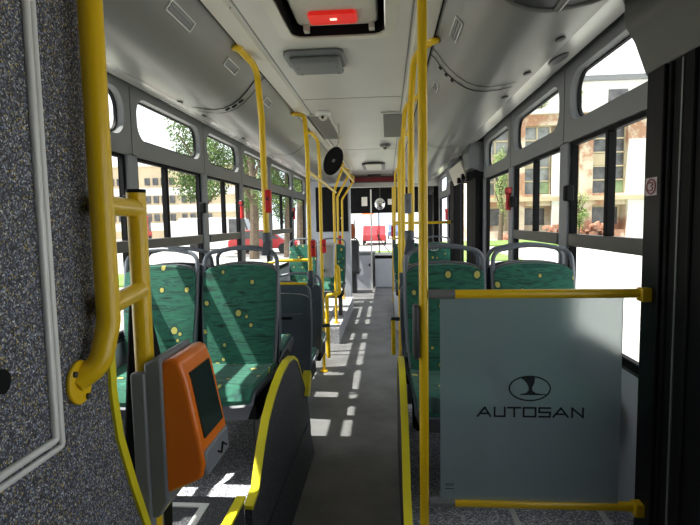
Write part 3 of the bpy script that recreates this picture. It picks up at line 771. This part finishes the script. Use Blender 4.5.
# ---------------- ceiling fittings
hc = empty('roof_hatch', (XM+.025,1.85,ZC), 'beige roof hatch with a red lamp in a dark recess', 'roof hatch')
hx0, hx1, hy0, hy1 = -.422, .002, 1.255, 2.300
o = rrect(hx0-.055, hx1+.055, hy0-.05, hy1+.065, .09); i_ = rrect(hx0, hx1, hy0, hy1, .06); n = len(o)
vs = [(u,v,ZC-.001) for u,v in o]+[(u,v,ZC-.010) for u,v in i_]+[(u,v,ZC+.01) for u,v in i_]+[(u,v,ZC+.01) for u,v in o]
fs = []
for k in range(n):
    q = (k+1)%n; fs += [(k,q,n+q,n+k),(n+k,n+q,2*n+q,2*n+k),(3*n+k,3*n+q,q,k)]
MB().add(vs, fs).build('surround', 'ceiling_beige', hc, sharp=.3)
ii = rrect(hx0+.004, hx1-.004, hy0+.004, hy1-.004, .058); n = len(ii)
vs = [(u,v,ZC-.004) for u,v in ii]+[(u,v,ZC+.10) for u,v in ii]
MB().add(vs, [(k,(k+1)%n,n+(k+1)%n,n+k) for k in range(n)]+[[n+k for k in range(n)]]).build('recess', 'black_rubber', hc)
MB().prism(rrect(hx0+.030,hx1-.030,hy0+.02,hy1-.012,.05), 'z', ZC+.034, ZC+.09).build('lid', 'ceiling_beige', hc, .010)
lp = MB().prism(rrect(-.328,-.118,2.12,2.235,.022), 'z', ZC+.018, ZC+.036).build('lamp_lens', 'red_lamp', hc, .006)
MB().box(-.235,-.205,2.165,2.185,ZC+.0165,ZC+.020).build('lamp_core', 'lamp_core', lp)
for x in (-.352, -.058): MB().box(x-.013,x+.013,2.255,2.293,ZC+.006,ZC+.040).build('hinge', 'ceiling_beige', hc, .004)
gu = empty('ceiling_console', (-.355,2.67,ZC), 'grey rounded plastic console under the ceiling behind the roof hatch', 'console')
MB().prism(rrect(-.512,-.205,2.46,2.73,.05), 'z', ZC-.020, ZC).build('base', 'mid_grey', gu, .008)
MB().prism([(2.50,ZC-.018),(2.51,ZC-.048),(2.57,ZC-.056),(2.73,ZC-.050),(2.765,ZC-.018)], 'x', -.485, -.225).build('cover', 'mid_grey', gu, .014)
sc_ = MB()
for x in (-.45,-.25):
    for y in (2.59,2.71): sc_.disc((x,y,ZC-.0565 if y < 2.7 else ZC-.0525), (.006,0,0), (0,.008,0), (0,0,.003), 10)
sc_.build('screw', 'dark_grey', gu)
def vent(x0, x1, y0, y1, label):
    o = empty('ceiling_vent', ((x0+x1)/2,(y0+y1)/2,ZC), label, 'vent', 'mesh vents in the ceiling')
    MB().box(x0-.02,x1+.02,y0-.03,y1+.03,ZC-.012,ZC).build('frame', 'ceiling_white', o, .004)
    g = MB().box(x0,x1,y0,y1,ZC-.015,ZC-.010)
    for k in range(9):
        x = x0+(x1-x0)*(k+.5)/9; g.box(x-.003,x+.003,y0,y1,ZC-.019,ZC-.014)
    g.build('mesh_panel', 'mesh_grey', o)
vent(-.615,-.46,3.95,5.0,'grey mesh ceiling vent left, beside the first dome camera'); vent(-.02,.135,3.95,5.0,'grey mesh ceiling vent right, beside the yellow poles')
def camera_dome(x, y, m, label):
    o = empty('dome_camera', (x,y,ZC), label, 'camera', 'dome cameras on the ceiling')
    MB().disc((x,y,ZC-.028), (.062,0,0), (0,.062,0), (0,0,.029)).build('base', m, o, .008)
    MB().blob((x,y,ZC-.032), .036,.036,.036).build('dome', 'ceiling_beige', o)
    MB().blob((x,y-.03,ZC-.046), .012,.012,.012).build('lens', 'black_gloss', o)
camera_dome(-.485,3.85,'white_plastic','white dome camera on the ceiling beside the left mesh vent')
camera_dome(-.01,5.55,'mid_grey','grey dome camera on the ceiling beyond the right mesh vent')
def air_label(sx, y, ln, label):
    r0, r1 = .508, .552
    z0, z1 = duct_pt(r0), duct_pt(r1); x0_, x1_ = XM+sx*r0, XM+sx*r1
    up = Vector((x0_-x1_,0,z0-z1)).normalized(); nn = Vector((-sx*.64,0,-.77)); nn = (nn-up*nn.dot(up)).normalized()
    c = Vector(((x0_+x1_)/2,y,(z0+z1)/2))+nn*.004; hh = .020
    o = empty('air_nozzle', c, label, 'air vent', 'slotted air outlets in the overhead ducts')
    f_ = MB()
    for d in (-1,1):
        f_.obox(c+up*hh*d, (0,ln/2,0), up*.0025, nn*.0025); f_.obox(c+Vector((0,ln/2*d,0)), (0,.003,0), up*hh, nn*.0025)
    f_.build('frame', 'white_plastic', o)
    s2 = MB()
    for k in range(4): s2.obox(c+up*(k-1.5)*.014, (0,ln/2-.01,0), up*.0018, nn*.0022)
    s2.build('slat', 'seat_plastic_pale', o)
air_label(-1,1.86,.21,'slotted air outlet in the left duct nearest the viewer')
air_label(-1,2.46,.17,'slotted air outlet in the left duct left of the first pole')
air_label(-1,3.2,.15,'slotted air outlet in the left duct just past the first pole')
air_label(1,2.12,.20,'slotted air outlet in the right duct nearest the viewer')
air_label(1,2.98,.14,'slotted air outlet in the right duct beside the tall poles')

# round black mirror seen from behind, hanging by the left poles
mi = empty('round_mirror', (-.455,4.3,2.03), 'round black-backed mirror hanging below the ceiling by the left poles', 'mirror')
c = Vector((-.452,4.25,2.025)); ax = Vector((.082,.03,.015)); ay = Vector((.018,.02,.122)); th = -ax.cross(ay).normalized()*.02
MB().disc(c, ax, ay, th).build('mirror_back', 'black_rubber', mi, .006)
MB().disc(c+th*1.15, ax*.9, ay*.9, th*.05).build('mirror_glass', 'mirror_silver', mi)
MB().tube([(-.445,4.28,2.13),(-.41,4.31,2.18),(-.41,4.33,ZC)], .007, 8).build('mirror_arm', 'ceiling_beige', mi)
MB().disc(c-th*.2, ax*.16, ay*.12, th*.2).build('hub', 'mid_grey', mi)
# front roof hatch and slot
h2 = empty('roof_hatch', (XM+.03,7.9,ZC), 'small dark framed roof hatch far ahead before the red display', 'roof hatch')
MB().prism(rrect(-.36,-.02,7.2,8.0,.08), 'z', ZC-.03, ZC).build('surround', 'dark_grey', h2, .01)
MB().prism(rrect(-.31,-.07,7.12,7.86,.06), 'z', ZC-.045, ZC-.028).build('lid', 'ceiling_beige', h2, .01)

# ---------------- front of the bus: bulkhead, display, black board, driver's cab, windscreen
bh = structure(MB().box(XL, XR, 9.0, 9.12, 2.12, ZC).build('wall_front_header', 'ceiling_white'))
MB().box(-.34,-.10,8.985,9.0,2.325,2.345).build('slot', 'black_rubber', bh)
ds = empty('destination_display', (XM,8.98,2.18), 'dark red destination display across the front bulkhead', 'display')
MB().box(-.70,.22,8.955,9.0,2.20,2.315).build('case', 'dark_grey', ds, .004)
MB().box(-.68,.20,8.950,8.957,2.212,2.29).build('screen', 'dark_red', ds)
bd = empty('partition_board', (-.95,8.55,0), 'large black board on the grey partition behind the driver', 'board')
MB().box(XL+.02,-.64,8.50,8.56,0,2.2).build('partition', 'panel_bluegrey', bd)
MB().box(-1.23,-.672,8.485,8.50,1.33,2.10).build('black_panel', 'black_gloss', bd, .004)
MB().box(-.80,-.78,8.478,8.487,1.55,1.58).build('lock', 'white_plastic', bd)
structure(MB().box(-.70,-.65,8.56,8.9,0,2.2).box(-.70,-.65,8.56,8.7,0,ZC).build('wall_cab', 'panel_bluegrey'))
cd = bpy.data.objects.new('door_3', None); COL.objects.link(cd); cd.location = (-.4,10.2,0); cd['kind'] = 'structure'
MB().box(-.70,-.665,8.95,8.99,0,2.2).build('door_jamb', 'white_plastic', cd)
MB().box(-.365,-.335,10.9,10.93,0,2.2).build('door_post', 'aluminium', cd)
MB().box(-.70,-.365,10.9,10.93,0,.74).build('door_panel', 'panel_bluegrey', cd, .006)
MB().box(-.42,-.38,10.885,10.9,.50,.56).build('door_lock', 'dark_grey', cd)
dsB = empty('dashboard', (-.2,11.3,0), 'grey dashboard and front panel below the windscreen', 'dashboard')
MB().box(XL+.05,-.28,11.2,11.75,.0,.80).build('console', 'mid_grey', dsB, .03)
MB().box(-.28,XR-.6,11.0,11.6,.0,.70).build('front_panel', 'panel_bluegrey', dsB, .02)
MB().box(-.28,XR-.6,10.99,11.02,.66,.735).build('dash_edge', 'black_rubber', dsB, .005)
stw = MB(); cc = Vector((-.85,10.95,.98))
stw.tube([cc+Vector((.22*math.cos(2*PI*k/28), .12*math.sin(2*PI*k/28), .18*math.sin(2*PI*k/28))) for k in range(29)], .016, 8)
stw.tube([cc+Vector((-.21,0,0)), cc+Vector((.21,0,0))], .014, 8); stw.tube([cc, cc+Vector((0,.25,-.18))], .03, 8)
stw.build('steering_wheel', 'dark_grey', dsB)
dv = empty('driver_seat', (-.80,10.0,0), 'driver seat with brown headrest behind the cab door', 'seat')
MB().prism(rrect(-1.02,-.58,.45,1.12,.08), 'y', 10.1, 10.2).build('backrest', 'dark_grey', dv, .03)
MB().blob((-.72,10.12,1.30), .07,.05,.165).build('headrest', 'brown_fabric', dv)
MB().box(-1.02,-.58,10.15,10.6,.40,.50).build('cushion', 'dark_grey', dv, .03)
MB().box(-.95,-.65,10.2,10.5,0,.40).build('pedestal', 'dark_grey', dv, .02)
ws = bpy.data.objects.new('window_%d' % (WN[0]+1), None); COL.objects.link(ws); ws.location = (XM,Y1,.7); ws['kind'] = 'structure'
MB().box(OLX,ORX,Y1,Y1+.08,-.3,.72).build('front_skirt', 'white_render', ws)
MB().box(OLX,ORX,Y1-.02,Y1+.06,1.70,2.4).build('sun_blind', 'black_rubber', ws)
MB().box(OLX,OLX+.08,Y1,Y1+.06,.7,2.0).box(ORX-.08,ORX,Y1,Y1+.06,.7,2.0).box(-.215,-.185,Y1,Y1+.05,.7,1.75).build('pillar', 'dark_grey', ws)
MB().add([(OLX+.08,Y1+.03,.72),(ORX-.08,Y1+.03,.72),(ORX-.08,Y1+.03,1.75),(OLX+.08,Y1+.03,1.75)], [(0,1,2,3)]).build('pane', 'window_glass', ws, fixn=False)
wp = MB().tube([(.05,Y1+.1,.72),(-.25,Y1+.1,1.15)], .012, 6).tube([(-.25,Y1+.1,1.30),(-.20,Y1+.1,.9)], .01, 6); wp.build('wiper', 'black_rubber', ws)
for (x, z, w, h_), lab in (((-.55,1.88,.14,.22),'white paper sheet on the dark windscreen blind, left of the mirror'),((.10,1.90,.15,.14),'small pale card on the dark windscreen blind, right of the mirror')):
    tag(MB().box(x-w/2,x+w/2,Y1-.027,Y1-.0185,z,z+h_).build('paper_notice', 'paper'), lab, 'notice', 'papers on the blind')
m2 = empty('cab_mirror', (-.15,11.1,1.80), 'round silver interior mirror hanging before the windscreen', 'mirror')
cm = Vector((-.155,11.1,1.885)); MB().blob(cm, .115,.03,.13).build('mirror_glass', 'mirror_silver', m2)
MB().tube([(-.155,11.12,1.98),(-.155,11.15,2.34)], .010, 8).build('mirror_arm', 'dark_grey', m2)
# right front: door posts, dark door and grab bar
d4 = bpy.data.objects.new('door_4', None); COL.objects.link(d4); d4.location = (.9,10.2,0); d4['kind'] = 'structure'
MB().box(.86,1.0,9.15,9.3,-.3,2.3).box(.86,1.0,10.9,11.05,-.3,2.3).box(.86,1.0,9.3,10.9,2.05,2.3).build('door_frame', 'black_rubber', d4)
MB().box(.92,.98,10.05,10.15,0,2.05).build('door_stile', 'black_rubber', d4)
MB().add([(.95,9.3,.05),(.95,10.9,.05),(.95,10.9,2.05),(.95,9.3,2.05)], [(0,1,2,3)]).build('pane', 'window_glass', d4, fixn=False)
gb = empty('grab_bar', (.5,6.45,1.40), 'horizontal yellow grab bar across the middle doorway', 'handrail')
MB().cyl((.13,6.44,1.47),(.825,6.44,1.47), .018, 12).build('bar_tube', 'yellow_paint', gb)
MB().blob((.13,6.44,1.47), .026,.026,.026).build('bar_end', 'yellow_paint', gb)

# ------------------------------------------------------------------ outdoors
structure(MB().box(-140,140,-60,160,-.45,-.35).build('ground', 'asphalt_pale'))
tag(MB().box(-60,-7,14,17.5,-.36,-.28).build('lawn', 'grass'), 'narrow strip of grass along the street on the left', 'grass', kind='stuff')
tag(MB().box(4,45,34,41.4,-.36,-.26).build('lawn', 'grass'), 'strip of grass at the foot of the ruined factory', 'grass', kind='stuff')
tag(MB().box(-1,6,22,30,-.36,-.30).build('lawn', 'grass'), 'patch of grass seen through the windscreen', 'grass', kind='stuff')

def office():
    o = empty('office_block', (-42,66,-.35), 'long cream office block with rows of brown windows behind the street', 'building')
    MB().box(-75,-20,64,76,-.35,9.3).build('walls', 'cream_render', o)
    MB().box(-75.5,-19.5,63.6,76.5,9.3,9.7).build('roof_edge', 'white_render', o)
    for z in (1.9, 4.3, 6.6):
        MB().box(-75,-20,63.85,64.05,z-1.15,z-.15).build('parapet_band', 'white_render', o)
    first = MB().box(-23.9,-23.2,63.86,64.02,0,.95).build('window', 'pane_dark', o)
    for r_, z in enumerate((2.0, 4.4, 6.8)):
        for k in range(30):
            c = first if r_ == 0 and k == 0 else first.copy()
            if c is not first: COL.objects.link(c); c.parent = o
            c.location = (-1.12*k-.5*(k//4), 0, z)
office()

def factory():
    o = empty('ruined_factory', (16,46,-.35), 'derelict factory with tall paned windows and crumbling plaster', 'building')
    Y = 45.0
    w = MB(); w.box(8,26,Y,Y+10,9.6,10.6); w.box(8,26,Y,Y+10,-.35,0.4); w.box(8,26,Y+1.2,Y+10,.4,9.6)
    w.box(8,26,Y,Y+1.2,2.6,3.6)
    xs = [8, 9.7, 12.2, 13.6, 16.6, 18.0, 20.9]
    for a, b in ((7.6,8.5),(10.9,12.2),(15.2,16.0),(16.9,18.0),(20.9,26.2)): w.box(a,b,Y-.15,Y+1.3,-.35,9.6)
    w.build('walls', 'ruined_plaster', o)
    MB().box(7.6,27,Y-.5,Y+2,10.55,10.95).build('cornice', 'white_render', o)
    MB().box(9,30,Y+3,Y+9,10.95,14.0).build('upper_storey', 'white_render', o)
    MB().box(8.7,30.3,Y+2.6,Y+9,14.0,14.45).build('roof_edge', 'mid_grey', o)
    MB().box(20.95,24.6,Y-.3,Y-.12,-.35,8.2).build('plaster_field', 'white_render', o)
    MB().box(8,27,Y-.4,Y+.1,3.0,3.4).build('string_course', 'cream_render', o)
    MB().box(14.5,15.3,Y-.35,Y-.1,-.35,8.8).build('white_pier', 'white_render', o)
    for x in (12.6,16.4,20.5,24.3): MB().box(x,x+1.7,Y+2.9,Y+3.02,12.0,13.2).build('window', 'pane_dark', o)
    for a, b, m in ((8.5,10.9,'pane_pale'),(12.2,14.5,'pane_pale'),(16.0,16.9,'pane_dark'),(18.0,20.9,'pane_dark')):
        wd = MB().box(a,b,Y+.5,Y+.58,3.6,9.6).build('window', m, o)
        g = MB(); nx = max(1, round((b-a)/1.25))
        for k in range(nx+1): g.box(a+(b-a)*k/nx-.06,a+(b-a)*k/nx+.06,Y+.35,Y+.5,3.6,9.6)
        for k in range(6): g.box(a,b,Y+.35,Y+.5,3.6+1.2*k-.06,3.6+1.2*k+.06)
        g.build('glazing_bars', 'cream_render', wd)
        MB().box(a+.1,min(b,a+1.3),Y+.44,Y+.5,6.1,7.1).build('pane', 'cream_render', wd)
        MB().box(max(a,b-1.1),b-.05,Y+.44,Y+.5,3.7,4.7).build('pane', 'pane_green', wd)
        MB().box(a+.2,b-.2,Y+1.1,Y+1.18,.9,2.4).build('window', 'pane_dark', o)
    rb = random.Random(3); m = MB()
    for k in range(150):
        x = rb.choice((rb.uniform(10,16), rb.uniform(16.5,19)));
        h_ = rb.uniform(.1, 1.7)*(1-abs((x-17)/10)); m.obox((x,Y-1.2+rb.uniform(-.6,.6),-.33+max(.1,h_)*rb.random()+.1), (rb.uniform(.12,.3),.05,.1*rb.random()), (0,.2,0), (0,.05,rb.uniform(.08,.2)))
    tag(m.build('brick_rubble', 'brick', None), 'heap of broken bricks at the foot of the ruined factory', 'rubble', kind='stuff')
    return o
factory()

def tree(x, y, h, rx, leafm, label, seed, n=4500, low=.28, z0=-.35):
    rg = random.Random(seed)
    o = empty('tree', (x,y,z0), label, 'tree', 'trees outside the bus')
    t = MB().tube([(x,y,z0),(x+.1,y,z0+h*.35),(x-.1,y+.1,z0+h*.7)], [h*.028,h*.02,h*.008], 8)
    for k in range(6):
        a = rg.uniform(0, 2*PI); zz = h*rg.uniform(.28,.6); zz += z0; t.tube([(x,y,zz),(x+math.cos(a)*rx*.6,y+math.sin(a)*rx*.6,zz+h*.18)], [h*.01,h*.003], 6)
    t.build('trunk', 'bark', o)
    cl = [(rg.uniform(-1,1)*.7, rg.uniform(-1,1)*.7, rg.uniform(low,1)) for _ in range(16)]
    vs = []; fs = []
    while len(fs) < n:
        c = rg.choice(cl); d = Vector((rg.gauss(0,1),rg.gauss(0,1),rg.gauss(0,1))).normalized()*rg.random()**.4
        taper = 1.0-.45*abs(c[2]-.6)/.6
        p = Vector((x+c[0]*rx*taper+d.x*rx*.38, y+c[1]*rx*taper+d.y*rx*.38, z0+h*c[2]*.92+d.z*h*.10))
        s_ = rg.uniform(.6,1.3)*max(.022*(rx+1.2), .0019*y); u = Vector((rg.gauss(0,1),rg.gauss(0,1),rg.gauss(0,1))).normalized(); v = u.orthogonal().normalized()
        b = len(vs); vs += [p-u*s_, p+v*s_*.6, p+u*s_, p-v*s_*.6]; fs.append((b,b+1,b+2,b+3))
    MB().add(vs, fs).build('crown', leafm, o, fixn=False)
tree(-10.3,27,9.3,2.2,'leaf','broad green tree beside the office block, left windows',1,7500,.45)
tree(-12.6,44,13,2.3,'leaf','tall green tree behind the white vans, left of the nearest pole',2,6500,.32)
tree(-6.9,25,9.5,1.5,'leaf','dark green tree seen past the nearest left pole',3,6500,.30)
tree(-5.3,26,9.5,1.4,'leaf','green tree in the farthest left windows, nearer of two',4,6500,.28)
tree(-6.6,37,12,1.9,'leaf_pale','paler green tree in the farthest left windows, farther of two',10,6500,.25)
tree(-13.6,56,15,2.6,'leaf','distant green tree between the office block and the nearest left pole',11,6500,.22)
tree(16.0,42.6,5.0,.9,'leaf_pale','small tree growing before the factory wall, behind the near right post',5,1500)
tree(9.6,42.6,8,.9,'leaf_pale','slim pale tree at the left end of the factory',6,1500)
tree(13.9,46.2,3.3,.9,'leaf_pale','bush growing on the factory roof ledge, left part',7,1300,.2,10.6)
tree(17.0,46.4,2.6,.6,'leaf_pale','bush growing on the factory roof ledge, right part',8,900,.2,10.6)
tree(25.6,44.0,15.5,.9,'leaf_pale','tree rising over the factory roof at its right end',9,1500,.7)

def vehicle(name, x, y, L_, W_, H_, rot, m, label, cat, box=False):
    o = empty(name, (0,0,0), label, cat, 'vehicles parked along the street')
    a = L_/2
    if box: pr2 = [(-a,.35),(a,.35),(a,.95),(a*.86,1.05),(a*.68,H_),(-a,H_)]; gl = [(a*.84,1.1),(a*.70,H_-.12),(a*.35,H_-.12),(a*.35,1.1)]
    else: pr2 = [(-a,.32),(a,.32),(a,.72),(a*.55,.86),(a*.22,H_),(-a*.62,H_),(-a*.92,.90),(-a,.80)]; gl = [(a*.48,.90),(a*.20,H_-.07),(-a*.58,H_-.07),(-a*.82,.92)]
    MB().prism(pr2, 'y', -W_/2, W_/2).build('body', m, o, .06)
    for sy in (-1,1): MB().prism(gl, 'y', sy*W_/2-.01, sy*W_/2+.012).build('side_window', 'pane_dark', o)
    f0, f1 = (gl[0], gl[1]); MB().prism([(f0[0]+.16,f0[1]),(f1[0]+.16,f1[1]),(f1[0]+.08,f1[1]),(f0[0]+.08,f0[1])], 'y', -W_*.42, W_*.42).build('windscreen', 'pane_dark', o)
    for sy in (-1,1):
        for k in (-.6,.6): MB().disc((a*k, sy*W_/2-.1*sy, .32), (.32,0,0), (0,0,.32), (0,sy*.14,0), 18).build('wheel', 'tyre', o)
    o.location = (x,y,-.35); o.rotation_euler = (0,0,rot)
vehicle('van', -12.2,35,5.2,2,2.3,.1,'car_white','white van parked beyond the street, left windows','van',True)
vehicle('van', -19.5,49,5.0,2,2.2,.1,'car_white','second white van, farther back than the first','van',True)
vehicle('car', -7.6,30,4.2,1.75,1.45,.1,'car_red','red car seen under the first yellow pole, left windows','car')
vehicle('van', -30.3,58,2.8,2.0,3.0,PI/2,'car_red','dark red van before the office block','van',True)
vehicle('car', -1.0,40,4.2,1.75,1.5,PI/2,'car_red','red car seen through the windscreen','car')
vehicle('car', 1.0,52,4.2,1.75,1.5,PI/2,'car_blue','blue car far beyond the windscreen','car')
bb = empty('billboard', (-1.9,48,-.35), 'pale street billboard with an orange field beyond the windscreen', 'sign')
MB().box(-3.6,-1.0,48,48.15,1.6,4.6).build('panel', 'white_render', bb); MB().box(-2.4,-1.3,47.95,48.0,2.2,3.5).build('colour_field', 'validator_orange', bb)
for x in (-3.2,-1.5): MB().cyl((x,48.1,-.35),(x,48.1,1.6), .07, 8).build('leg', 'mid_grey', bb)

# ------------------------------------------------------------------ light
w = bpy.data.worlds.new('World'); S.world = w; w.use_nodes = True
nt = w.node_tree; bg = nt.nodes['Background']
tc = N(nt, 'ShaderNodeTexCoord'); nz = N(nt, 'ShaderNodeTexNoise'); nz.inputs['Scale'].default_value = 2.2; nz.inputs['Detail'].default_value = 4
nt.links.new(tc.outputs['Generated'], nz.inputs['Vector'])
rr = ramp(nt, [(.35,(.80,.89,1.0)),(.6,(1,1,1))]); nt.links.new(nz.outputs['Fac'], rr.inputs['Fac']); nt.links.new(rr.outputs['Color'], bg.inputs['Color'])
bg.inputs['Strength'].default_value = 2.0
sd = bpy.data.lights.new('sun', 'SUN'); so = bpy.data.objects.new('sun', sd); COL.objects.link(so)
sd.energy = 12.0; sd.color = (1.0,.95,.86); sd.angle = math.radians(.6)
so.location = (-20,0,40); so.rotation_euler = Vector((1.0,.20,-1.87)).to_track_quat('-Z','Y').to_euler()

# ------------------------------------------------------------------ camera
F, CX, CY = 490.0, 350.0, 262.5
fw = Vector((37,-41.5,490)).normalized(); dn = Vector((105,5940,490)); dn = (dn-fw*dn.dot(fw)).normalized(); rt = dn.cross(fw)
# rows: world axes in camera coordinates (x right, y down, z forward) -> camera axes in world coordinates
cxw = Vector((rt.x, fw.x, -dn.x)); cyw = Vector((rt.y, fw.y, -dn.y)); czw = Vector((rt.z, fw.z, -dn.z))
M = Matrix((cxw, -cyw, -czw)).transposed().to_4x4(); M.translation = Vector((0,0,1.5))
cam = bpy.data.cameras.new('camera'); co = bpy.data.objects.new('camera', cam); COL.objects.link(co); co.matrix_world = M
cam.sensor_width = 36.0; cam.lens = F/700*36; cam.clip_start = .05; cam.clip_end = 400
S.camera = co
S.view_settings.view_transform = 'Standard'; S.view_settings.look = 'None'; S.view_settings.gamma = 1; S.view_settings.use_curve_mapping = False
S.view_settings.exposure = 0.0
S.cycles.max_bounces = 10; S.cycles.diffuse_bounces = 6; S.cycles.transparent_max_bounces = 24; S.cycles.use_denoising = True
